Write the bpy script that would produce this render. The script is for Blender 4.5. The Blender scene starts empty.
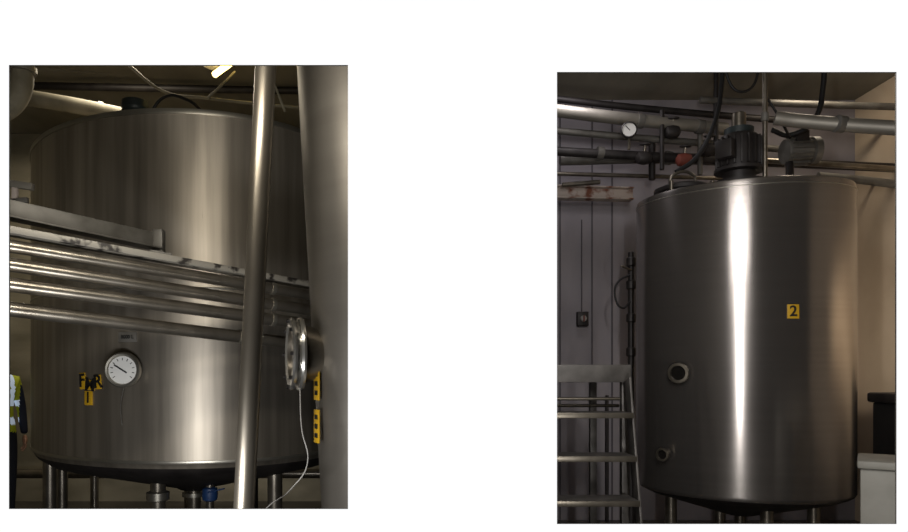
import bpy, bmesh, math, random
from mathutils import Vector, Matrix
random.seed(4)
scene = bpy.context.scene
scene.view_settings.view_transform = 'Standard'
scene.view_settings.look = 'None'

# ---------------- survey of the photo: focal length and horizon -------------
F, PX, HY, EYE = 700.0, 410.0, 370.0, 1.5
def S(px, py, d):
    """point at real distance d (metres) along +Y"""
    return Vector(((px-PX)*d/F, d, EYE+(HY-py)*d/F))

cam_d = bpy.data.cameras.new('camera'); cam = bpy.data.objects.new('camera', cam_d)
scene.collection.objects.link(cam); scene.camera = cam
cam_d.sensor_width = 36; cam_d.lens = F*36/908
cam.location = (0, 0, EYE); cam.rotation_euler = (math.pi/2, 0, 0)
cam_d.shift_x = (454-PX)/908; cam_d.shift_y = (HY-266)/908
cam_d.clip_start = 0.05

# ---------------- materials ----------------
def newmat(name):
    m = bpy.data.materials.new(name); m.use_nodes = True
    nt = m.node_tree; return m, nt, nt.nodes['Principled BSDF']
def lin(c):
    return tuple((x/12.92 if x <= .04045 else ((x+.055)/1.055)**2.4) for x in c)
def hexc(h):
    return lin(tuple(int(h[i:i+2], 16)/255 for i in (0, 2, 4)))+(1,)
def mat(name, col, rough=.6, metal=0., noise=.25, scale=(4, 4, 4), dark=None, lo=.35, hi=.7, bump=0.):
    m, nt, b = newmat(name)
    c = hexc(col); d = hexc(dark) if dark else tuple(x*(1-noise) for x in c[:3])+(1,)
    tc = nt.nodes.new('ShaderNodeTexCoord'); mp = nt.nodes.new('ShaderNodeMapping')
    mp.inputs['Scale'].default_value = scale
    nz = nt.nodes.new('ShaderNodeTexNoise'); nz.inputs['Scale'].default_value = 1.0
    nz.inputs['Detail'].default_value = 6
    cr = nt.nodes.new('ShaderNodeValToRGB')
    cr.color_ramp.elements[0].position = lo; cr.color_ramp.elements[0].color = d
    cr.color_ramp.elements[1].position = hi; cr.color_ramp.elements[1].color = c
    nt.links.new(tc.outputs['Object'], mp.inputs[0]); nt.links.new(mp.outputs[0], nz.inputs['Vector'])
    nt.links.new(nz.outputs['Fac'], cr.inputs[0]); nt.links.new(cr.outputs[0], b.inputs['Base Color'])
    b.inputs['Roughness'].default_value = rough; b.inputs['Metallic'].default_value = metal
    if bump:
        bp = nt.nodes.new('ShaderNodeBump'); bp.inputs['Strength'].default_value = bump
        nt.links.new(nz.outputs['Fac'], bp.inputs['Height']); nt.links.new(bp.outputs[0], b.inputs['Normal'])
    return m
def brushed(name, col, dark, rough, aniso, rot=.25, scale=(9, 9, .5), metal=1.0, dr=.05):
    m = mat(name, col, rough, metal, dark=dark, scale=scale, lo=.3, hi=.75)
    nt = m.node_tree; b = nt.nodes['Principled BSDF']
    b.inputs['Anisotropic'].default_value = aniso
    b.inputs['Anisotropic Rotation'].default_value = rot
    tg = nt.nodes.new('ShaderNodeTangent'); tg.direction_type = 'UV_MAP'; tg.uv_map = 'UVMap'
    nt.links.new(tg.outputs[0], b.inputs['Tangent'])
    tc = nt.nodes.new('ShaderNodeTexCoord'); nz = nt.nodes.new('ShaderNodeTexNoise')
    nz.inputs['Scale'].default_value = 2.2; nz.inputs['Detail'].default_value = 8
    mr = nt.nodes.new('ShaderNodeMapRange')
    mr.inputs['To Min'].default_value = rough-dr; mr.inputs['To Max'].default_value = rough+dr
    nt.links.new(tc.outputs['Object'], nz.inputs['Vector']); nt.links.new(nz.outputs['Fac'], mr.inputs[0])
    nt.links.new(mr.outputs[0], b.inputs['Roughness'])
    return m
def emit(name, col, s):
    m, nt, b = newmat(name); b.inputs['Base Color'].default_value = hexc(col)
    b.inputs['Emission Color'].default_value = hexc(col); b.inputs['Emission Strength'].default_value = s
    return m

M_page = emit('page_white_glow', 'ffffff', 1.0)  # page white put in as emission, not a real light panel
M_back = mat('grey_board', '4a4741', .9)
M_wallL = mat('cream_wall_paint', '9c947f', .8, dark='6f6957', scale=(1, 1, 3))
M_ceilL = mat('ceiling_sheet', '8a8474', .8, dark='625d50', scale=(1.5, .4, 1))
M_wallR = mat('grey_wall_panels', '8f8a8d', .7, dark='726d71', scale=(1.5, 1.5, .6))
M_tan = mat('tan_wall_paint', 'c2b19a', .8, dark='a6947e', scale=(1, 1, 1))
M_floor = mat('wet_concrete', '4a4640', .35, dark='2c2a26', scale=(2, 2, 2))
M_tankL = brushed('brushed_stainless_dull', 'aaa193', '787166', .46, .45, scale=(12, 12, .5), metal=.78)
M_tankR = brushed('brushed_stainless_bright', 'aca6a1', 'a49e99', .25, .9, scale=(.6, .6, 45), metal=.92, dr=.02)
M_tankS = brushed('brushed_stainless_store', '78736b', '6e6961', .5, .4, scale=(1, 1, 12), metal=.7)
M_rim = mat('stainless_rim', 'a8a397', .35, .9, noise=.2)
M_pipe = mat('stainless_pipe', '958e82', .32, .88, dark='6e675c', scale=(6, 6, 6))
M_pole = mat('pole_steel', '7a7368', .36, .8, dark='5e584d', scale=(6, 6, 2))
M_pipeB = mat('bright_pipe', '8f8a80', .5, .5, noise=.2, scale=(5, 5, 5))
M_chrome = mat('chrome_ring', 'd0cdc6', .22, .85, noise=.1)
M_rail = mat('dirty_channel', '837e74', .55, .3, dark='2a2622', scale=(14, 14, 14), lo=.40, hi=.48)
M_railc = mat('galvanised', '6f6c66', .55, .35, dark='55524c', scale=(8, 8, 8))
M_stair = mat('stair_steel', '5f5b57', .5, .4, dark='45423e', scale=(8, 8, 8))
M_lag = mat('lagging_white', '8f8977', .7, dark='6e6858', scale=(6, 6, 6))
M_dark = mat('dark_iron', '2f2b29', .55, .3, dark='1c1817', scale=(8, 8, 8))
M_tline = mat('panel_joint', '4c484c', .7)
M_black = mat('black_rubber', '0e0d0d', .6)
M_motor = mat('motor_blue_grey', '2f3b3c', .5, .2, dark='1b2223')
M_rust = mat('rusty_white_beam', 'a89c93', .7, dark='6b3f2c', scale=(7, 7, 7), lo=.38, hi=.5)
M_yel = mat('yellow_label', 'c99c1a', .5, noise=.15)
M_white = mat('white_enamel', 'd8d6d0', .4, noise=.08)
M_grey = mat('grey_plastic', '8b8781', .5, noise=.1)
M_chest = mat('chest_grey', '96938a', .6, dark='7a776e', scale=(3, 3, 3))
M_blue = mat('valve_blue', '1b3a66', .5)
M_glass = mat('sight_glass', '1a1816', .1)
M_lamp = emit('lamp_tube', 'ffdc80', 7)
M_hv = mat('hi_vis_yellow', 'b9c225', .7, noise=.1)
M_ref = emit('reflective_tape_glow', 'c5d4e6', .3)  # tape's bright return of light put in as emission
M_skin = mat('skin', 'b98a6e', .55, noise=.08)
M_hair = mat('hair', '1d1612', .8)
M_trous = mat('trousers', '1b1d26', .85)
M_sleeve = mat('sleeve_navy', '20263a', .8)
M_orange = mat('oil_red', '6d3022', .7)

# ---------------- geometry helpers ----------------
def link(o, parent=None):
    scene.collection.objects.link(o)
    if parent:
        o.parent = parent
        o.matrix_parent_inverse = Matrix.Translation(parent.location).inverted()
    return o
def group(name, loc):
    e = bpy.data.objects.new(name, None); e.empty_display_size = .1
    e.location = loc; scene.collection.objects.link(e); return e
def smooth(me, ang=.6):
    me.polygons.foreach_set('use_smooth', [True]*len(me.polygons))
    me.set_sharp_from_angle(angle=ang)
def box(name, lo, hi, m, parent=None, bev=0., M=None):
    lo, hi = Vector(lo), Vector(hi); c = (lo+hi)/2; s = hi-lo
    bm = bmesh.new(); bmesh.ops.create_cube(bm, size=1)
    for v in bm.verts: v.co = Vector((v.co.x*s.x, v.co.y*s.y, v.co.z*s.z))
    if bev: bmesh.ops.bevel(bm, geom=bm.edges[:], offset=bev, segments=2, affect='EDGES', profile=.5)
    me = bpy.data.meshes.new(name); bm.to_mesh(me); bm.free(); me.materials.append(m)
    o = bpy.data.objects.new(name, me)
    o.matrix_world = (M or Matrix.Identity(4)) @ Matrix.Translation(c)
    if bev: smooth(me)
    return link(o, parent)
def frame(p, zdir, up=Vector((0, 0, 1))):
    z = Vector(zdir).normalized()
    if abs(z.dot(up)) > .98: up = Vector((0, 1, 0))
    x = up.cross(z).normalized(); y = z.cross(x)
    R = Matrix((x, y, z)).transposed().to_4x4()
    return Matrix.Translation(p) @ R
def beam(name, p1, p2, w, h, m, parent=None, bev=.003):
    """rectangular bar; local z along the bar, y = up (h), x = w"""
    L = (p2-p1).length
    return box(name, (-w/2, -h/2, 0), (w/2, h/2, L), m, parent, bev, frame(p1, p2-p1))
def lathe(name, prof, m, M=None, seg=48, parent=None, plan=None, mats=None, ang=.6):
    """prof list of (r,z). plan=2x2 matrix applied on the unit circle"""
    bm = bmesh.new(); uvl = bm.loops.layers.uv.new('UVMap'); rings = []
    for r, z in prof:
        ring = []
        for i in range(seg):
            a = 2*math.pi*i/seg + math.pi/2
            v = Vector((math.cos(a), math.sin(a)))
            if plan is not None: v = plan @ v
            ring.append(bm.verts.new((v.x*r, v.y*r, z)))
        rings.append(ring)
    for k in range(len(prof)-1):
        for i in range(seg):
            j = (i+1) % seg
            f = bm.faces.new((rings[k][i], rings[k][j], rings[k+1][j], rings[k+1][i]))
            if mats: f.material_index = mats[k]
            u = [(i/seg, prof[k][1]), ((i+1)/seg, prof[k][1]), ((i+1)/seg, prof[k+1][1]), (i/seg, prof[k+1][1])]
            for l, t in zip(f.loops, u): l[uvl].uv = t
    for ring, rev in ((rings[0], True), (rings[-1], False)):
        f = bm.faces.new(ring[::-1] if rev else ring)
        f.material_index = (mats[0] if rev else mats[-1]) if mats else 0
    bmesh.ops.recalc_face_normals(bm, faces=bm.faces[:])
    me = bpy.data.meshes.new(name); bm.to_mesh(me); bm.free()
    for x in (m if isinstance(m, list) else [m]): me.materials.append(x)
    smooth(me, ang)
    o = bpy.data.objects.new(name, me); o.matrix_world = M or Matrix.Identity(4)
    return link(o, parent)
def cyl(name, p1, p2, r, m, parent=None, seg=24, r2=None):
    L = (p2-p1).length; r2 = r2 or r; b = min(.006, r*.3)
    return lathe(name, [(r-b, 0), (r, b), (r2, L-b), (r2-b, L)], m, frame(p1, p2-p1), seg, parent)
def tube(name, pts, r, m, parent=None, smooth_c=True, res=3):
    cu = bpy.data.curves.new(name, 'CURVE'); cu.dimensions = '3D'
    cu.bevel_depth = r; cu.bevel_resolution = res; cu.use_fill_caps = True; cu.resolution_u = 8
    sp = cu.splines.new('BEZIER' if smooth_c else 'POLY')
    if smooth_c:
        sp.bezier_points.add(len(pts)-1)
        for b, p in zip(sp.bezier_points, pts):
            b.co = p; b.handle_left_type = b.handle_right_type = 'AUTO'
    else:
        sp.points.add(len(pts)-1)
        for b, p in zip(sp.points, pts): b.co = (*p, 1)
    tmp = bpy.data.objects.new('tmp', cu); scene.collection.objects.link(tmp)
    dg = bpy.context.evaluated_depsgraph_get(); dg.update()
    me = bpy.data.meshes.new_from_object(tmp.evaluated_get(dg)); bpy.data.objects.remove(tmp)
    me.name = name
    if not me.materials: me.materials.append(m)
    else: me.materials[0] = m
    smooth(me, .9)
    return link(bpy.data.objects.new(name, me), parent)
def text(name, s, M, size, m, parent):
    cu = bpy.data.curves.new(name, 'FONT'); cu.body = s; cu.size = size; cu.extrude = .0015
    cu.align_x = 'CENTER'; cu.align_y = 'CENTER'; cu.offset = size*.02
    tmp = bpy.data.objects.new('tmp', cu); scene.collection.objects.link(tmp)
    dg = bpy.context.evaluated_depsgraph_get(); dg.update()
    me = bpy.data.meshes.new_from_object(tmp.evaluated_get(dg)); bpy.data.objects.remove(tmp)
    me.materials.clear(); me.materials.append(m)
    o = bpy.data.objects.new(name, me); o.matrix_world = M; return link(o, parent)
def label(name, s, p, n, w, h, size, parent, plate=M_yel, ink=M_black, roll=0.):
    Fm = frame(p, n) @ Matrix.Rotation(roll, 4, 'Z')
    box(name, (-w/2, -h/2, 0), (w/2, h/2, .006), plate, parent, .001, Fm)
    if s: text(name+'_digits', s, Fm @ Matrix.Translation((0, 0, .0085)), size, ink, parent)

class Tank:
    def __init__(s, c, u, b, a):
        s.c = Vector(c); u = Vector(u).normalized(); v = Vector((-u.y, u.x))
        s.P = Matrix(((u.x*b, v.x*a), (u.y*b, v.y*a))); s.I = s.P.inverted()
    def hit(s, px, py, off=0.):
        d = Vector(((px-PX)/F, 1.)); A = s.I @ d; B = s.I @ s.c
        qa, qb, qc = A.dot(A), -2*A.dot(B), B.dot(B)-1
        disc = max(qb*qb-4*qa*qc, 0); t = (-qb-math.sqrt(disc))/(2*qa)
        l = A*t-B; n = s.I.transposed() @ l; n.normalize()
        n3 = Vector((n.x, n.y, 0)); p = Vector((d.x*t, t, EYE+(HY-py)*t/F))
        return p+n3*off, n3

# ---------------- rooms ----------------
XL, XR, H = -4.9, 4.45, 4.2
WY = 2.0; T = .006
def X2(px): return (px-PX)*WY/F
def Z2(py): return EYE+(HY-py)*WY/F
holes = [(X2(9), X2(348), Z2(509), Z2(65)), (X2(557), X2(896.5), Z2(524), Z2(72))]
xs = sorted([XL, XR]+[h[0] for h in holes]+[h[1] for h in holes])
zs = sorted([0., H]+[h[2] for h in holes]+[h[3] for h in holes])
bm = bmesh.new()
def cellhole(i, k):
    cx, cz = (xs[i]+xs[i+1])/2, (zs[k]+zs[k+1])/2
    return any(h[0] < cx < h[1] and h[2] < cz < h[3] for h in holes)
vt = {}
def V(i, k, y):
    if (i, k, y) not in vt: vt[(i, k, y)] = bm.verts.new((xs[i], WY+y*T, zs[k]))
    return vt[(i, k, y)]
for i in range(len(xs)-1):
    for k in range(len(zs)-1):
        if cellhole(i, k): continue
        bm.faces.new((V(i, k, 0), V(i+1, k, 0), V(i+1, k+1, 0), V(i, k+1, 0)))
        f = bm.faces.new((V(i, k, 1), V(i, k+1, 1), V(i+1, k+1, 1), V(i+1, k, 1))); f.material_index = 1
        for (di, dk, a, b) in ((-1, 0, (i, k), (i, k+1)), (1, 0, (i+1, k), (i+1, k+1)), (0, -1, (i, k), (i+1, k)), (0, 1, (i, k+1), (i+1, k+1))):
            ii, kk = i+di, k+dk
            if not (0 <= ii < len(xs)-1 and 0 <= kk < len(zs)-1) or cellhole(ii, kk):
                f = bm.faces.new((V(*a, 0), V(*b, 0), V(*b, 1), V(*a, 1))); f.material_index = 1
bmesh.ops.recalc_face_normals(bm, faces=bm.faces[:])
me = bpy.data.meshes.new('white_page_wall'); bm.to_mesh(me); bm.free()
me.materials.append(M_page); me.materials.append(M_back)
link(bpy.data.objects.new('white_page_wall', me))  # stands in for the white page around both openings, glow added

box('floor', (XL-.1, -.6, -.1), (XR+.1, 8.2, 0), M_floor)
box('ceiling', (XL-.1, WY, H), (XR+.1, 8.2, H+.1), M_ceilL)
box('wall_left', (XL-.1, WY, 0), (XL, 8.1, H), M_wallL)
box('wall_right', (XR, WY, 0), (XR+.1, 7.1, H), M_tan)
box('wall_partition', (.385, WY+.01, 0), (.405, 8.0, H), M_back)
box('wall_back', (XL, 8.0, 0), (.385, 8.1, H), M_wallL)
wb = box('wall_back_panelled', (.405, 7.0, 0), (XR, 7.1, H), M_wallR)
for i, px in enumerate((560, 592, 612)):
    x = (px-PX)*7/F
    box('trim_%d' % (i+1), (x-.007, 6.99, 0), (x+.007, 7.0, H), M_tline)

# =====================================================================
# LEFT ROOM : 8000 litre tank
# =====================================================================
TL = Tank((-1.68, 5.45), (-.5, .866), 1.45, 1.12)
zb, zt = .94, 3.02
gL = group('jacketed_stainless_tank', (TL.c.x, TL.c.y, 0))
MT = Matrix.Translation((TL.c.x, TL.c.y, 0))
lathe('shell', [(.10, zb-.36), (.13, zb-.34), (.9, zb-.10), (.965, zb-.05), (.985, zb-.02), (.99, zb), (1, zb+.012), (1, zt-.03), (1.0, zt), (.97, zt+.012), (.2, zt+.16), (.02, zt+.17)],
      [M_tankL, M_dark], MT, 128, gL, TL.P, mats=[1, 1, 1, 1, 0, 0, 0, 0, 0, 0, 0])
def ring(name, z, r, h, tk, m, parent, M, plan):
    return lathe(name, [(r-.01, z-h/2), (r+tk, z-h/2), (r+tk+.002, z), (r+tk, z+h/2), (r-.01, z+h/2)], m, M, 128, parent, plan)
ring('top_rim', zt-.012, 1.0, .03, .006, M_rim, gL, MT, TL.P)
ring('bottom_band', zb+.02, 1.0, .02, .003, M_rim, gL, MT, TL.P)
ring('jacket_seam', 1.98, 1.0, .012, .0015, M_rim, gL, MT, TL.P)
def leg(name, x, y, top, r, parent, m=M_pipe):
    cyl(name, Vector((x, y, .02)), Vector((x, y, top)), r, m, parent)
    lathe(name+'_foot', [(r*2, .0), (r*2.1, .01), (r*1.9, .02), (r, .035)], m, Matrix.Translation((x, y, 0)), 24, parent)
for i, (px, d, r) in enumerate(((50, 5.3, .05), (62, 5.7, .045), (275, 4.75, .05), (190, 6.3, .05))):
    leg('leg_%d' % i, (px-PX)*d/F, d, zb-.02, r, gL)
cyl('outlet', Vector((TL.c.x, TL.c.y, .12)), Vector((TL.c.x, TL.c.y, zb-.34)), .05, M_pipe, gL)
lathe('outlet_flange', [(.05, 0), (.09, 0), (.09, .03), (.05, .03)], M_rim, Matrix.Translation((TL.c.x, TL.c.y, zb-.42)), 24, gL)
tube('outlet_line', [Vector((TL.c.x, TL.c.y, .22)), Vector((TL.c.x+.3, TL.c.y-.1, .2)), Vector((TL.c.x+.9, TL.c.y-.1, .2))], .035, M_pipe, gL)
p = S(158, 480, 4.7)
cyl('front_leg', Vector((p.x, p.y, .02)), Vector((p.x, p.y, zb-.08)), .05, M_pipe, gL)
lathe('front_leg_collar', [(.05, 0), (.075, .01), (.075, .06), (.05, .07)], M_rim, Matrix.Translation((p.x, p.y, .62)), 24, gL)
p = S(210, 494, 4.9)
cyl('drain_pipe', Vector((p.x, p.y, .1)), Vector((p.x, p.y, zb-.12)), .028, M_pipe, gL)
lathe('drain_valve', [(.03, -.05), (.05, -.04), (.055, 0), (.05, .04), (.03, .05)], M_blue, Matrix.Translation((p.x, p.y, p.z)), 20, gL)
beam('drain_handle', p+Vector((0, -.05, .02)), p+Vector((.12, -.07, .05)), .02, .01, M_blue, gL)
# dial gauge
p, n = TL.hit(127, 370, 0)
gm = frame(p, (n+Vector((.25, -.3, 0))))
lathe('dial_stem', [(.03, -.03), (.03, .05)], M_rim, gm, 24, gL)
lathe('dial_case', [(.08, .03), (.098, .034), (.104, .05), (.102, .075), (.094, .082), (.084, .08), (.08, .068), (.02, .068)], [M_rim, M_white], gm, 48, gL, mats=[0, 0, 0, 0, 0, 0, 1])
box('dial_needle', (-.004, -.03, .070), (.004, .055, .074), M_black, gL, 0, gm @ Matrix.Rotation(1.0, 4, 'Z'))
for k in range(11):
    box('dial_tick_%d' % k, (-.002, .056, .069), (.002, .070, .0705), M_black, gL, 0, gm @ Matrix.Rotation(math.radians(-130+26*k), 4, 'Z'))
p2, n2 = TL.hit(124, 405, .01)
tube('gauge_wire', [gm @ Vector((.0, -.10, .05)), p2+n2*.02, TL.hit(123, 425, .01)[0]], .002, M_railc, gL)
p, n = TL.hit(128, 337, 0); label('nameplate', '8000 L', p, n, .12, .06, .03, gL, M_railc)
for i, (px, py, s, w_) in enumerate(((83, 381, 'F', .05), (91, 385, 'M', .07), (99, 382, 'R', .045))):
    p, n = TL.hit(px, py, 0.001*i); label('letter_%d' % i, s, p, n, w_, (.10, .06, .085)[i], .11, gL, M_yel, roll=(.05, -.08, .1)[i])
p, n = TL.hit(89, 398, 0); label('number_plate', '1', p, n, .065, .085, .09, gL)
pm = Vector(((135-PX)*4.85/F, 4.85, zt+.03))
lathe('agitator_motor', [(.10, -.02), (.10, .08), (.065, .09)]+[(r, .10+.014*i+e) for i in range(12) for r, e in ((.088, 0), (.088, .007), (.082, .008), (.082, .013))]+[(.09, .28), (.085, .33), (.04, .34)],
      M_motor, Matrix.Translation(pm-Vector((0, 0, .02))), 32, gL)
tube('agitator_cable', [pm+Vector((.07, 0, .15)), pm+Vector((.22, -.05, .32)), pm+Vector((.4, -.1, .28)), pm+Vector((.55, -.15, .16)), pm+Vector((.75, -.15, .1))], .011, M_black, gL)

# second vessel standing close, on the right of the opening (leaning slightly)
gS = group('storage_tank', (0, 3.2, 0))
Msx = Matrix.Translation((.0, 3.2, 0)) @ Matrix.Rotation(math.radians(-3.2), 4, 'Y')
lathe('shell', [(.2, .15), (.34, .3), (.352, .35), (.352, 3.4), (.34, 3.45), (.1, 3.55)], M_tankS, Msx, 96, gS)
TS = Tank((-.075, 3.2), (1, 0), .352, .352)
for i, a in enumerate((45, 135, 225, 315)):
    leg('leg_%d' % i, -.01+.24*math.cos(math.radians(a)), 3.2+.24*math.sin(math.radians(a)), .3, .035, gS)
# manway collar facing left
cp = S(302, 354, 3.06); cn = Vector((-1, -.30, 0)).normalized()
cm = frame(cp, cn)
lathe('manway_collar', [(.10, -.10), (.125, -.02), (.125, .0), (.158, .0), (.162, .01), (.158, .02), (.135, .024), (.135, .036), (.155, .038), (.158, .048), (.152, .056), (.13, .058), (.118, .05), (.115, .03), (.02, .022)], [M_chrome, M_pipe], cm, 64, gS, mats=[1, 1]+[0]*10+[1, 1])
for k in range(8):
    a = k*math.pi/4; cyl('collar_bolt_%d' % k, cm @ Vector((.143*math.cos(a), .143*math.sin(a), .055)), cm @ Vector((.143*math.cos(a), .143*math.sin(a), .068)), .008, M_dark, gS, 8)
for i, (a, b) in enumerate(((367, 400), (408, 444))):
    p, n = TS.hit(321, (a+b)/2, .016)
    box('warning_strip_%d' % i, (-.03, -.072, 0), (.03, .072, .006), M_yel, gS, .001, frame(p, n))
    for k in range(3):
        box('strip_mark_%d_%d' % (i, k), (-.018, -.05+.04*k, .005), (.018, -.03+.04*k, .0075), M_black, gS, 0, frame(p, n))
tube('white_hose', [S(300, 388, 2.85), S(302, 430, 2.8), S(308, 460, 2.8), S(292, 488, 2.9), S(264, 512, 3.1), S(255, 540, 3.2)], .0028, M_grey, gS)

# leaning pole in front
gp = group('support_pole', S(240, 520, 2.75))
cyl('tube', Vector((S(232, 600, 2.75).x, 2.75, 0)), S(269, 0, 2.75), .041, M_pole, gp)
pz = S(232, 600, 2.75); lathe('base_flange', [(.08, 0), (.08, .012), (.04, .02)], M_pipe, Matrix.Translation((pz.x, 2.75, 0)), 24, gp)

# pipe run
gr = group('process_pipe_bundle', S(150, 280, 3.4))
dl, dr = 2.95, 3.85
lines = [(246, 293, .028), (265, 308, .030), (286, 322, .031), (311, 343, .032)]
for i, (a, b, r) in enumerate(lines):
    p1, p2 = S(-40, a-8, dl-.12), S(292, b, dr)
    if i < 3: p2 = S(330, b+5, dr+.03)
    cyl('pipe_%d' % i, p1, p2, r, M_pipe, gr, 32)
    for t in (.8,):
        q = p1.lerp(p2, t); lathe('clamp_%d_%d' % (i, int(t*100)), [(r, -.012), (r+.005, -.01), (r+.005, .01), (r, .012)], M_rim, frame(q, p2-p1), 24, gr)
beam('channel_top', S(-30, 224, dl-.1), S(325, 288, dr+.05), .10, .030, M_rail, gr)
a = S(-30, 226, dl-.1).lerp(S(325, 292, dr+.05), .03); bq = S(-40, 303, dl-.12)
box('hanger', (a.x-.012, a.y+.055, bq.z-.06), (a.x+.012, a.y+.075, a.z), M_dark, gr)
gb = group('steel_channel_rail', S(90, 228, 3.3))
beam('web', S(-20, 202, 2.95), S(158, 241, 3.55), .05, .07, M_railc, gb)
beam('lower_flange', S(-20, 212, 2.93), S(158, 249, 3.53), .09, .008, M_railc, gb)
beam('end_bracket', S(159, 230, 3.53), S(159, 255, 3.53), .05, .05, M_railc, gb)
beam('bracket_foot', S(150, 252, 3.5), S(172, 256, 3.53), .05, .02, M_railc, gb)
gf = group('pipe_bracket', S(20, 190, 4.2))
beam('arm', S(-10, 181, 4.2), S(33, 187, 4.2), .04, .04, M_pipeB, gf)
beam('arm_lower', S(-10, 203, 4.2), S(28, 200, 4.2), .03, .03, M_railc, gf)
beam('post', S(15, 181, 4.2), S(15, 215, 4.2), .03, .03, M_rust, gf)
gd = group('lagged_overhead_pipe', S(60, 105, 5.6))
tube('run', [S(-30, 90, 5.4), S(60, 103, 5.6), S(127, 116, 5.9)], .062, M_lag, gd)
for i, t in enumerate(((22, 98, 5.5), (100, 111, 5.8))):
    lathe('flange_%d' % i, [(.06, -.02), (.075, -.018), (.075, .018), (.06, .02)], M_pipeB, frame(S(*t), S(100, 111, 5.8)-S(22, 98, 5.5)), 32, gd)
gv = group('overhead_down_pipe', S(18, 90, 4.6))
tube('bend', [S(22, -10, 4.6), S(22, 60, 4.6), S(18, 95, 4.6), S(0, 112, 4.6), S(-30, 118, 4.6)], .072, M_lag, gv)
lathe('collar', [(.07, -.02), (.09, -.018), (.09, .018), (.07, .02)], M_pipeB, frame(S(22, 70, 4.6), (0, 0, 1)), 32, gv)
gc = group('electrical_conduit', S(200, 100, 5.3))
tube('conduit', [S(125, 62, 5.6), S(165, 92, 5.5), S(205, 98, 5.4), S(300, 108, 5.2)], .012, M_lag, gc)
tube('wire', [S(262, 40, 4.7), S(268, 66, 4.7), S(276, 88, 4.7), S(285, 112, 4.7)], .008, M_lag, gc)
tube('lamp_cord', [S(235, 72, 5.4), S(222, 85, 5.3), S(208, 98, 5.3)], .01, M_lag, gc)
gk = group('overhead_duct', S(100, 78, 6.4))
beam('duct', S(-60, 66, 6.2), S(190, 74, 6.6), .22, .12, M_ceilL, gk, .01)
tube('pipe', [S(-60, 84, 6.3), S(260, 90, 6.6), S(420, 92, 6.8)], .035, M_dark, gk)
gl = group('strip_light_fitting', S(228, 66, 5.6))
beam('body', S(208, 66, 5.55), S(262, 30, 5.2), .10, .06, M_white, gl, .01)
cyl('tube', S(214, 75, 5.5), S(262, 40, 5.15), .024, M_lamp, gl)
gw = group('low_pipework', Vector((-2.2, 7.2, .3)))
tube('pipe_a', [Vector((-4.4, 7.3, .42)), Vector((-.3, 7.3, .42))], .05, M_pipe, gw, False)
tube('pipe_b', [Vector((-3.2, 7.1, .02)), Vector((-3.2, 7.1, 1.4))], .04, M_pipe, gw, False)
tube('pipe_c', [Vector((-1.6, 7.1, .02)), Vector((-1.6, 7.1, 1.4))], .06, M_dark, gw, False)

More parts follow.
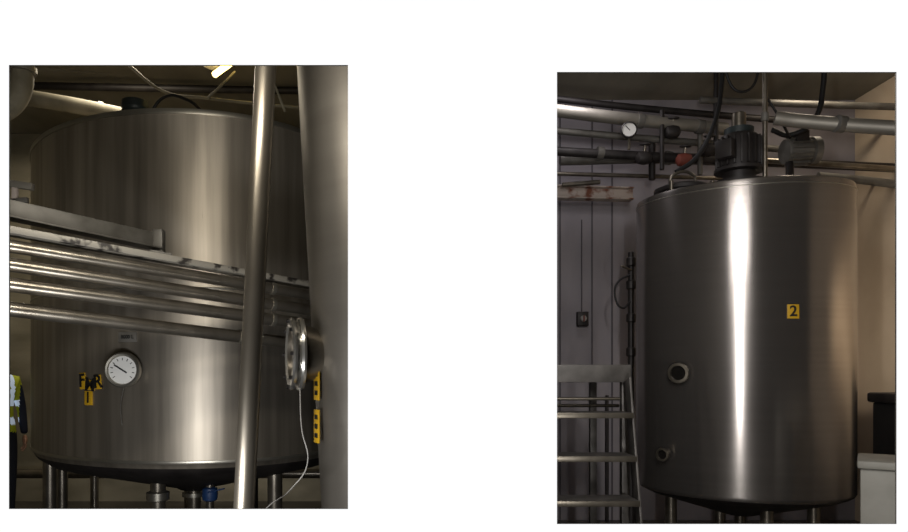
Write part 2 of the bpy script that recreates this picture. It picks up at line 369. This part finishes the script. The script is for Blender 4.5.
# ---------------- person in hi-vis ----------------
def person(loc, rotz):
    g = group('worker_in_hi_vis_vest', loc)
    V_ = [(0, 0, .95), (0, .0, 1.08), (0, .01, 1.25), (0, .02, 1.39), (0, .01, 1.47), (0, -.01, 1.54),
          (.155, .01, 1.40), (.215, .03, 1.14), (.225, -.03, .90),
          (-.155, .01, 1.40), (-.215, .03, 1.14), (-.225, -.03, .90),
          (.095, 0, .88), (.105, -.01, .50), (.11, .02, .10), (.13, -.14, .045),
          (-.095, 0, .88), (-.105, -.03, .50), (-.11, 0, .10), (-.13, -.16, .045)]
    E = [(0, 1), (1, 2), (2, 3), (3, 4), (4, 5), (3, 6), (6, 7), (7, 8), (3, 9), (9, 10), (10, 11),
         (0, 12), (12, 13), (13, 14), (14, 15), (0, 16), (16, 17), (17, 18), (18, 19)]
    R = [(.155, .12), (.14, .11), (.16, .12), (.13, .10), (.065, .065), (.055, .06),
         (.062, .062), (.045, .045), (.03, .033), (.062, .062), (.045, .045), (.03, .033),
         (.088, .09), (.06, .062), (.042, .045), (.042, .035), (.088, .09), (.06, .062), (.042, .045), (.042, .035)]
    def skinned(name, V_, E, R, sub=2):
        me = bpy.data.meshes.new(name); me.from_pydata([Vector(v) for v in V_], E, [])
        o = bpy.data.objects.new('tmp', me); scene.collection.objects.link(o)
        o.modifiers.new('s', 'SKIN'); sm = o.modifiers.new('u', 'SUBSURF'); sm.levels = sub
        sv = me.skin_vertices[0].data
        for i, r in enumerate(R): sv[i].radius = r; sv[i].use_root = (i == 0)
        dg = bpy.context.evaluated_depsgraph_get(); dg.update()
        m2 = bpy.data.meshes.new_from_object(o.evaluated_get(dg)); bpy.data.objects.remove(o)
        m2.name = name; m2.materials.clear()
        m2.polygons.foreach_set('use_smooth', [True]*len(m2.polygons)); return m2
    M = Matrix.Translation(loc) @ Matrix.Rotation(rotz, 4, 'Z')
    me = skinned('body', V_, E, R, 3)
    for m in (M_trous, M_hv, M_ref, M_sleeve, M_skin, M_black): me.materials.append(m)
    for f in me.polygons:
        c = f.center; ax = abs(c.x)
        if c.z < .11: k = 5
        elif c.z < .93 and ax < .19: k = 0
        elif c.z > 1.475: k = 4
        elif ax > .185 and c.z < 1.36: k = 3
        elif 1.0 < c.z < 1.06 or 1.16 < c.z < 1.22 or (1.22 < c.z and .09 < ax < .13): k = 2
        else: k = 1
        f.material_index = k
    o = bpy.data.objects.new('body', me); o.matrix_world = M; link(o, g)
    bm = bmesh.new(); bmesh.ops.create_uvsphere(bm, u_segments=32, v_segments=24, radius=1)
    for v in bm.verts:
        x, y, z = v.co
        w = .074*(1-.22*max(0, -z)); v.co = (x*w, y*.094+(.012*(-z) if y < 0 and z < 0 else 0)*-1, z*.118)
        if y < -.6 and abs(x) < .22 and -.3 < z < .15: v.co.y -= .022*(1-abs(x)/.22)*(1-abs(z+.12)/.3)
        if y < -.6 and .05 < z < .3 and .2 < abs(x) < .5: v.co.y += .006
    hm = bpy.data.meshes.new('head'); bm.to_mesh(hm); bm.free()
    for m in (M_skin, M_hair): hm.materials.append(m)
    for f in hm.polygons:
        f.use_smooth = True; c = f.center
        f.material_index = 1 if (c.z > .062 or (c.y > .01 and c.z > -.03)) else 0
    HM = M @ Matrix.Translation((0, -.015, 1.64))
    o = bpy.data.objects.new('head', hm); o.matrix_world = HM; link(o, g)
    for s in (-1, 1):
        lathe('eye_%d' % s, [(.002, -.012), (.011, -.006), (.012, 0), (.009, .007), (.002, .01)], M_white, HM @ frame(Vector((s*.03, -.08, .01)), (0, -1, 0)), 16, g)
        lathe('iris_%d' % s, [(.005, 0), (.005, .002)], M_black, HM @ frame(Vector((s*.03, -.0895, .01)), (0, -1, 0)), 12, g)
        lathe('ear_%d' % s, [(.006, -.01), (.02, -.004), (.024, .004), (.012, .006), (.004, .004)], M_skin, HM @ frame(Vector((s*.074, .005, -.005)), (s, -.3, 0)), 16, g)
        w = Vector((s*.225, -.03, .90))
        hv = [w, w+Vector((0, -.01, -.05)), w+Vector((0, -.015, -.09))]; he = [(0, 1), (1, 2)]; hr = [(.026, .02), (.04, .018), (.038, .016)]
        pm_ = skinned('palm', hv, he, [(a*.6, b*1.9) for a, b in hr], 2); pm_.materials.append(M_skin)
        o = bpy.data.objects.new('palm_%d' % s, pm_); o.matrix_world = M; link(o, g)
        for k, L in enumerate((.065, .075, .07, .055)):
            b0 = w+Vector((0, -.045+.021*k, -.08)); pts = [b0, b0+Vector((-s*.004, -.004, -L*.5)), b0+Vector((-s*.018, -.008, -L*.8)), b0+Vector((-s*.03, -.008, -L))]
            fm = skinned('f', pts, [(0, 1), (1, 2), (2, 3)], [(.009, .009), (.0085, .0085), (.008, .008), (.0065, .0065)], 1); fm.materials.append(M_skin)
            o = bpy.data.objects.new('finger_%d_%d' % (s, k), fm); o.matrix_world = M; link(o, g)
        pts = [w+Vector((0, -.03, -.03)), w+Vector((-s*.01, -.065, -.055)), w+Vector((-s*.018, -.075, -.09))]
        fm = skinned('t', pts, [(0, 1), (1, 2)], [(.012, .012), (.010, .010), (.008, .008)], 1); fm.materials.append(M_skin)
        o = bpy.data.objects.new('thumb_%d' % s, fm); o.matrix_world = M; link(o, g)
    tube('mouth', [HM @ Vector((-.022, -.083, -.055)), HM @ Vector((0, -.09, -.058)), HM @ Vector((.022, -.083, -.055))], .003, M_orange, g)
person(Vector((-3.78, 6.4, 0)), math.radians(45))

# =====================================================================
# RIGHT ROOM : 3000 litre tank
# =====================================================================
TR = Tank((2.5, 5.3), (.905, -.426), .752, .56)
zb2, zt2 = EYE-.895, EYE+1.315
gR = group('jacketed_stainless_tank', (2.5, 5.3, 0)); MR = Matrix.Translation((2.5, 5.3, 0))
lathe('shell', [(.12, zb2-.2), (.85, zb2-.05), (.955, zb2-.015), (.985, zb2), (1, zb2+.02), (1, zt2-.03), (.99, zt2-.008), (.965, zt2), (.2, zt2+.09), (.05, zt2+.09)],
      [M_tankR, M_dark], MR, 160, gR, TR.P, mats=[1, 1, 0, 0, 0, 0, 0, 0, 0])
ring('top_seam', zt2-.05, 1.0, .006, .001, M_rim, gR, MR, TR.P)
for i, (x, y) in enumerate(((2.55, 5.0), (2.05, 5.5), (3.0, 5.2), (2.5, 5.65))):
    leg('leg_%d' % i, x, y, zb2-.02, .045, gR)
cyl('outlet', Vector((2.5, 5.3, .15)), Vector((2.5, 5.3, zb2-.15)), .04, M_pipe, gR)
for i, (px, py, r) in enumerate(((680, 373, .070), (665, 454, .046))):
    p, n = TR.hit(px, py, 0); fm = frame(p, n+Vector((.1, -.3, 0)))
    lathe('port_%d' % i, [(r*.8, -.05), (r*.8, .03), (r, .032), (r*1.08, .045), (r, .06), (r*.75, .062), (r*.7, .045), (r*.1, .045)], [M_pole, M_glass], fm, 40, gR, mats=[0, 0, 0, 0, 0, 0, 1])
p, n = TR.hit(793, 311.5, 0); label('number_plate', '2', p, n, .075, .095, .10, gR)
pm = Vector(((739-PX)*5.1/F, 5.1, zt2+.02))
MG = Matrix.Translation(pm)
lathe('drive_flange', [(.19, 0), (.19, .03), (.11, .045), (.11, .10), (.17, .105), (.17, .125), (.13, .13)], M_dark, MG, 40, gR)
lathe('gearbox_housing', [(.125, .12), (.14, .13), (.14, .34), (.12, .37), (.05, .38)], M_dark, MG, 40, gR)
for k in range(20):
    a = k*math.pi/10
    box('housing_rib_%d' % k, (.13, -.006, .14), (.160, .006, .345), M_dark, gR, .002, MG @ Matrix.Rotation(a, 4, 'Z'))
lathe('fan_cowl', [(.09, .37), (.10, .375), (.10, .42), (.05, .43)], M_motor, MG, 32, gR)
lathe('gearbox_shaft', [(.048, .42), (.048, .53), (.035, .54)], M_pipe, MG, 24, gR)
box('terminal_box', (-.06, -.23, .17), (.06, -.15, .30), M_dark, gR, .008, MG @ Matrix.Rotation(-.9, 4, 'Z'))
lathe('manway', [(.2, -.03), (.2, .05), (.22, .055), (.22, .08), (.15, .11), (.02, .12)], M_dark, Matrix.Translation((2.13, 5.45, zt2+.01)), 40, gR)
tube('manway_handle', [Vector((2.0, 5.4, zt2+.1)), Vector((2.02, 5.38, zt2+.18)), Vector((2.18, 5.38, zt2+.18)), Vector((2.2, 5.4, zt2+.1))], .012, M_pipe, gR)
for k in range(4):
    a = .8+k*1.57; q = Vector((2.13+.22*math.cos(a), 5.45+.22*math.sin(a), zt2+.03)); cyl('manway_clamp_%d' % k, q, q+Vector((0, 0, .09)), .016, M_pipe, gR, 12)
for i, (px, d) in enumerate(((800, 5.2), (822, 5.1))):
    q = S(px, 178, d); cyl('vent_%d' % i, Vector((q.x, q.y, zt2)), Vector((q.x, q.y, zt2+.10)), .03, M_pipe, gR)
q = S(765, 178, 4.98); cyl('inlet_pipe', Vector((q.x, q.y, zt2+.03)), Vector((q.x, q.y, 4.19)), .017, M_pipe, gR, 16)
lathe('inlet_union', [(.018, -.03), (.026, -.028), (.026, .028), (.018, .03)], M_railc, Matrix.Translation((q.x, q.y, 3.3)), 16, gR)
# drive motor lying beside the gearbox
a, b = S(783, 152, 5.6), S(818, 150, 5.6)
L = (b-a).length; MA = frame(a, b-a)
lathe('pump_motor_body', [(.05, 0), (.095, .01), (.1, .02), (.1, L-.09), (.085, L-.08), (.085, L-.07), (.105, L-.06), (.105, L-.01), (.06, L)], M_railc, MA, 32, gR)
for k in range(16):
    box('pump_motor_fin_%d' % k, (.095, -.004, .03), (.118, .004, L-.09), M_railc, gR, 0, MA @ Matrix.Rotation(k*math.pi/8, 4, 'Z'))
box('pump_motor_terminal_box', (-.05, -.05, 0), (.05, .05, .09), M_dark, gR, .005, Matrix.Translation(S(800, 143, 5.55)))
cyl('pump_motor_stand', Vector((a.x-.02, 5.45, 2.85)), Vector((a.x+.05, 5.6, a.z-.05)), .03, M_dark, gR)
# supply cables of the agitator drive
tube('drive_cable_0', [S(722, 5, 5.5), S(722, 80, 5.5), S(712, 130, 5.4), S(694, 160, 5.4), S(676, 172, 5.4)], .018, M_black, gR)
tube('drive_cable_1', [S(740, 40, 5.4), S(758, 70, 5.4), S(742, 92, 5.4), S(726, 72, 5.4), S(730, 30, 5.4)], .010, M_black, gR)
tube('drive_cable_2', [S(822, 30, 5.4), S(823, 88, 5.4), S(812, 122, 5.4), S(790, 135, 5.5), S(772, 130, 5.5)], .020, M_black, gR)
tube('drive_cable_3', [S(765, 95, 5.4), S(778, 115, 5.4), S(790, 138, 5.5)], .01, M_black, gR)

# overhead pipework
go = group('overhead_pipework', S(700, 130, 6.2))
gf2 = group('steam_supply_pipe', S(800, 121, 5.2))
runs = [((500, 102, 6.05), (575, 113, 6.05), (726, 129, 6.2), .054, M_pipeB),
        ((500, 92, 6.3), (640, 108, 6.4), (930, 132, 6.6), .03, M_dark),
        ((500, 126, 6.1), (640, 138, 6.2), (790, 150, 6.4), .03, M_railc),
        ((500, 148, 6.2), (640, 156, 6.2), (940, 170, 6.4), .04, M_dark),
        ((560, 160, 6.4), (660, 158, 6.4), (720, 160, 6.4), .05, M_railc),
        ((775, 118, 5.2), (800, 121, 5.15), (940, 131, 4.7), .05, M_pipeB),
        ((700, 100, 6.1), (800, 104, 6.1), (940, 108, 6.1), .03, M_railc),
        ((818, 176, 6.05), (860, 180, 6.05), (940, 190, 6.05), .035, M_railc),
        ((760, 160, 6.2), (850, 166, 6.1), (940, 172, 6.1), .025, M_pipe),
        ((500, 172, 6.7), (640, 176, 6.7), (940, 184, 6.7), .02, M_pipe)]
for i, (p1, p2, p3, r, m) in enumerate(runs):
    P = [S(*p1), S(*p2), S(*p3)]
    if P[2].x > XR-.02:
        t = (XR-.02-P[1].x)/(P[2].x-P[1].x); P[2] = P[1].lerp(P[2], t)
    tube('run_%d' % i, P, r, m, gf2 if i == 5 else go)
for i, (px, py, d, r) in enumerate(((640, 121, 6.1, .062), (700, 127, 6.17, .062), (840, 124, 5.02, .06), (600, 153, 6.2, .055), (668, 158, 6.3, .06))):
    q = S(px, py, d); lathe('joint_%d' % i, [(r*.7, -.03), (r, -.028), (r, .028), (r*.7, .03)], M_railc, frame(q, (1, .1, -.1)), 24, gf2 if i == 2 else go)
for i, (px, y1, y2, d, r) in enumerate(((662, 110, 170, 6.1, .02), (700, 130, 175, 6.2, .022), (716, 60, 150, 6.1, .02), (652, 140, 180, 6.3, .03))):
    cyl('riser_%d' % i, S(px, y2, d), S(px, y1, d), r, M_railc if i in (1,) else M_dark, go, 16)
for i, (px, py) in enumerate(((672, 132), (684, 160), (644, 158), (708, 150))):
    q = S(px, py, 6.12)
    lathe('valve_%d' % i, [(.02, -.07), (.05, -.05), (.06, 0), (.05, .05), (.02, .07)], M_orange if i == 1 else M_dark, frame(q, (1, 0, 0)), 20, go)
    cyl('valve_stem_%d' % i, q, q+Vector((0, -.03, .11)), .012, M_pipe, go, 12)
    lathe('valve_wheel_%d' % i, [(.035, 0), (.05, .006), (.05, .014), (.035, .02)], M_dark, frame(q+Vector((0, -.03, .1)), (0, -.2, 1)), 24, go)
gg = group('pressure_gauge', S(629, 130, 5.85))
q = frame(S(629, 130, 5.85), (-.2, -1, 0))
lathe('case', [(.05, -.02), (.066, -.015), (.066, .015), (.058, .02), (.055, .012), (.01, .012)], [M_dark, M_white], q, 32, gg, mats=[0, 0, 0, 0, 1])
box('needle', (-.003, -.01, .013), (.003, .045, .016), M_black, gg, 0, q @ Matrix.Rotation(.7, 4, 'Z'))
cyl('stem', S(629, 137, 5.88), S(629, 150, 5.88), .012, M_pipe, gg, 12)

gbm = group('rusty_beam', S(600, 193, 6.6))
beam('web', S(500, 191, 6.5), S(632, 195, 6.6), .05, .10, M_rust, gbm)
beam('flange_top', S(500, 185, 6.47), S(632, 189, 6.57), .12, .012, M_rust, gbm)
beam('flange_bottom', S(500, 197, 6.47), S(632, 200, 6.57), .12, .012, M_rust, gbm)
cyl('hook_pipe', S(562, 185, 6.4), S(600, 182, 6.4), .022, M_pipe, gbm)

gsw = group('wall_isolator_switch', S(582, 319, 6.98))
q = S(582, 319, 6.98)
box('case', (q.x-.055, 6.93, q.z-.07), (q.x+.055, 7.0, q.z+.07), M_dark, gsw, .006)
lathe('knob', [(.03, 0), (.032, .015), (.025, .025)], M_grey, frame(Vector((q.x, 6.93, q.z)), (0, -1, 0)), 24, gsw)
box('lever', (q.x-.006, 6.89, q.z-.03), (q.x+.006, 6.91, q.z+.03), M_orange, gsw)
tube('conduit', [Vector((q.x, 6.99, q.z+.07)), Vector((q.x, 6.99, 3.0))], .006, M_tline, gsw, False)

gvp = group('vertical_pipe_with_valves', S(631, 320, 6.0))
cyl('pipe', S(631, 420, 6.0), S(631, 252, 6.0), .026, M_dark, gvp)
for i, y in enumerate((262, 285, 318, 352)):
    lathe('fitting_%d' % i, [(.03, -.04), (.040, -.03), (.040, .03), (.03, .04)], M_dark, frame(S(631, y, 6.0), (0, 0, 1)), 20, gvp)
tube('loop', [S(630, 275, 5.98), S(618, 282, 5.95), S(615, 295, 5.95), S(622, 308, 5.95), S(630, 302, 5.98)], .009, M_black, gvp)
cyl('lever', S(631, 270, 5.97), S(621, 266, 5.9), .01, M_pipe, gvp, 10)
cyl('base_post', Vector((S(631, 420, 6.0).x, 6.0, 0)), S(631, 420, 6.0), .028, M_dark, gvp)
gdp = group('drop_pipe', (S(607, 360, 6.9).x, 6.95, 0)); cyl('pipe', Vector((S(607, 360, 6.95).x, 6.95, 0)), Vector((S(607, 360, 6.95).x, 6.95, 1.25)), .018, M_dark, gdp, 12)

# steep access stair + platform
gst = group('access_stairs', (1.0, 4.6, 0))
x0, x1 = .62, 1.39
box('landing', (x0, 4.55, 1.505), (x1+.04, 5.5, 1.53), M_stair, gst, .004)
box('landing_fascia', (x0, 4.53, 1.42), (x1+.04, 4.555, 1.535), M_stair, gst, .004)
box('landing_side', (x1+.02, 4.55, 1.42), (x1+.045, 5.5, 1.535), M_stair, gst, .004)
for k in range(5):
    y = 4.42-.06*k; z = 1.235-.26*k
    if z < .1: break
    box('tread_%d' % k, (x0, y-.11, z-.018), (x1-.015, y+.11, z), M_stair, gst, .003)
    box('tread_nosing_%d' % k, (x0, y-.122, z-.032), (x1-.015, y-.108, z+.002), M_pole, gst, .002)
for s, x in (('l', x0), ('r', x1)):
    beam('stringer_'+s, Vector((x, 4.47, 1.44)), Vector((x, 4.12, .02)), .014, .11, M_stair, gst, .002)
for k, (x, y) in enumerate(((x0, 4.6), (x1+.02, 4.6), (x0, 5.4), (x1+.02, 5.4))):
    box('post_%d' % k, (x-.025, y-.025, 0), (x+.025, y+.025, 1.43), M_stair, gst, .003)
for k, z in enumerate((1.31, 1.26, 1.19)):
    cyl('brace_%d' % k, Vector((x0, 4.62+.1*k, z)), Vector((x1+.02, 4.62+.1*k, z)), .011, M_pole, gst, 16)
cyl('cross_0', Vector((x0, 5.4, .5)), Vector((x1, 5.4, .5)), .02, M_dark, gst, 12)

# chest and black cabinet at right
gch = group('grey_storage_chest', (2.48, 3.9, 0))
MC = Matrix.Translation((2.49, 3.9, 0)) @ Matrix.Rotation(math.radians(-33), 4, 'Z')
box('body', (.015, .02, .04), (.8, .44, .95), M_chest, gch, .01, MC)
box('lid', (0, 0, .95), (.82, .45, .995), M_chest, gch, .012, MC)
box('plinth', (.04, .05, 0), (.77, .41, .05), M_dark, gch, 0, MC)
cyl('handle', MC @ Vector((.3, -.02, .84)), MC @ Vector((.55, -.02, .84)), .012, M_pipe, gch, 12)
gbc = group('black_control_cabinet', (3.9, 5.4, 0))
MB = Matrix.Translation((.36, .15, .0))
box('body', (3.37, 5.0, .05), (4.0, 5.5, 1.24), M_black, gbc, .015, MB)
box('top_housing', (3.34, 4.97, 1.24), (4.03, 5.53, 1.32), M_dark, gbc, .02, MB)
tube('hood', [MB @ Vector(v) for v in ((3.4, 5.1, 1.3), (3.45, 5.1, 1.38), (3.9, 5.1, 1.38), (3.95, 5.1, 1.3))], .02, M_dark, gbc)
box('plinth', (3.4, 5.02, 0), (3.97, 5.48, .05), M_dark, gbc, 0, MB)
box('door_seam', (3.42, 4.99, .1), (3.95, 5.001, 1.15), M_dark, gbc, 0, MB)
cyl('knob', MB @ Vector((3.5, 4.99, .9)), MB @ Vector((3.5, 4.94, .9)), .03, M_railc, gbc)

# ---------------- lights ----------------
def area(name, loc, target, size, power, col=(1, 1, 1), sy=None, spread=None):
    l = bpy.data.lights.new(name, 'AREA'); l.energy = power; l.color = col
    l.shape = 'RECTANGLE'; l.size = size; l.size_y = sy or size
    if spread: l.spread = math.radians(spread)
    o = bpy.data.objects.new(name, l); o.location = loc
    o.rotation_euler = (Vector(target)-Vector(loc)).to_track_quat('-Z', 'Y').to_euler(); scene.collection.objects.link(o)
area('flash_fill_a', (-.85, 2.12, 2.62), (-1.8, 5, 2.0), .7, 18, (1, .94, .83), .12)  # added light hidden above the left opening, stands in for camera flash
area('flash_fill_c', (-1.05, 2.12, .95), (-1.9, 5, 1.3), .7, 25, (.97, .98, 1), .12)  # second flash stand-in, added out of view below the left opening
area('flash_fill_b', (.98, 2.15, 2.5), (2.4, 5, 1.7), .05, 27, (1, .98, .96), .25)  # added unseen strip, makes the flash streak on the right tank
area('highlight_fill_e', (1.0, 2.15, .90), (2.4, 5, 1.2), .05, 16, (1, .98, .96), .22)  # added out of view to carry the streak down the tank
area('broad_fill_d', (1.0, 2.2, 3.3), (2.4, 6, 1.7), .9, 20, (1, .96, .94), .5)  # broad fill added behind the wall, no fitting there
area('wall_fill_f', (3.4, 2.5, 2.0), (4.45, 5.4, 1.8), .35, 13, (1, .87, .70), None, 48)  # unseen warm fill added to brighten the tan wall
area('ceiling_fill_a', (-2.4, 5.9, 4.1), (-2.4, 6.3, 0), .6, 25, (1, .88, .68))  # warm fill added near the ceiling, separate from the strip light fitting
area('ceiling_fill_c', (-3.8, 6.9, 3.9), (-3.8, 7.2, 0), .4, 14, (1, .9, .75))  # added fill for the left rear corner, no fitting modelled
area('ceiling_fill_d', (3.5, 5.9, 4.1), (4.45, 6.3, 1.8), .4, 9, (1, .86, .68))  # fill added high up and aimed at the tan wall
area('ceiling_fill_e', (1.4, 5.8, 4.0), (1.4, 6.9, 1), .4, 8, (1, .95, 1))  # overhead fill added for the panelled back wall, no fitting modelled
area('low_fill_back', (-2.0, 6.95, .85), (-2.0, 8.0, .3), .6, 5, (1, .93, .85), .1)  # hidden fill added to lift the wall behind the tank legs
w = bpy.data.worlds.new('world'); scene.world = w; w.use_nodes = True
w.node_tree.nodes['Background'].inputs[0].default_value = (.5, .5, .52, 1)
w.node_tree.nodes['Background'].inputs[1].default_value = .05
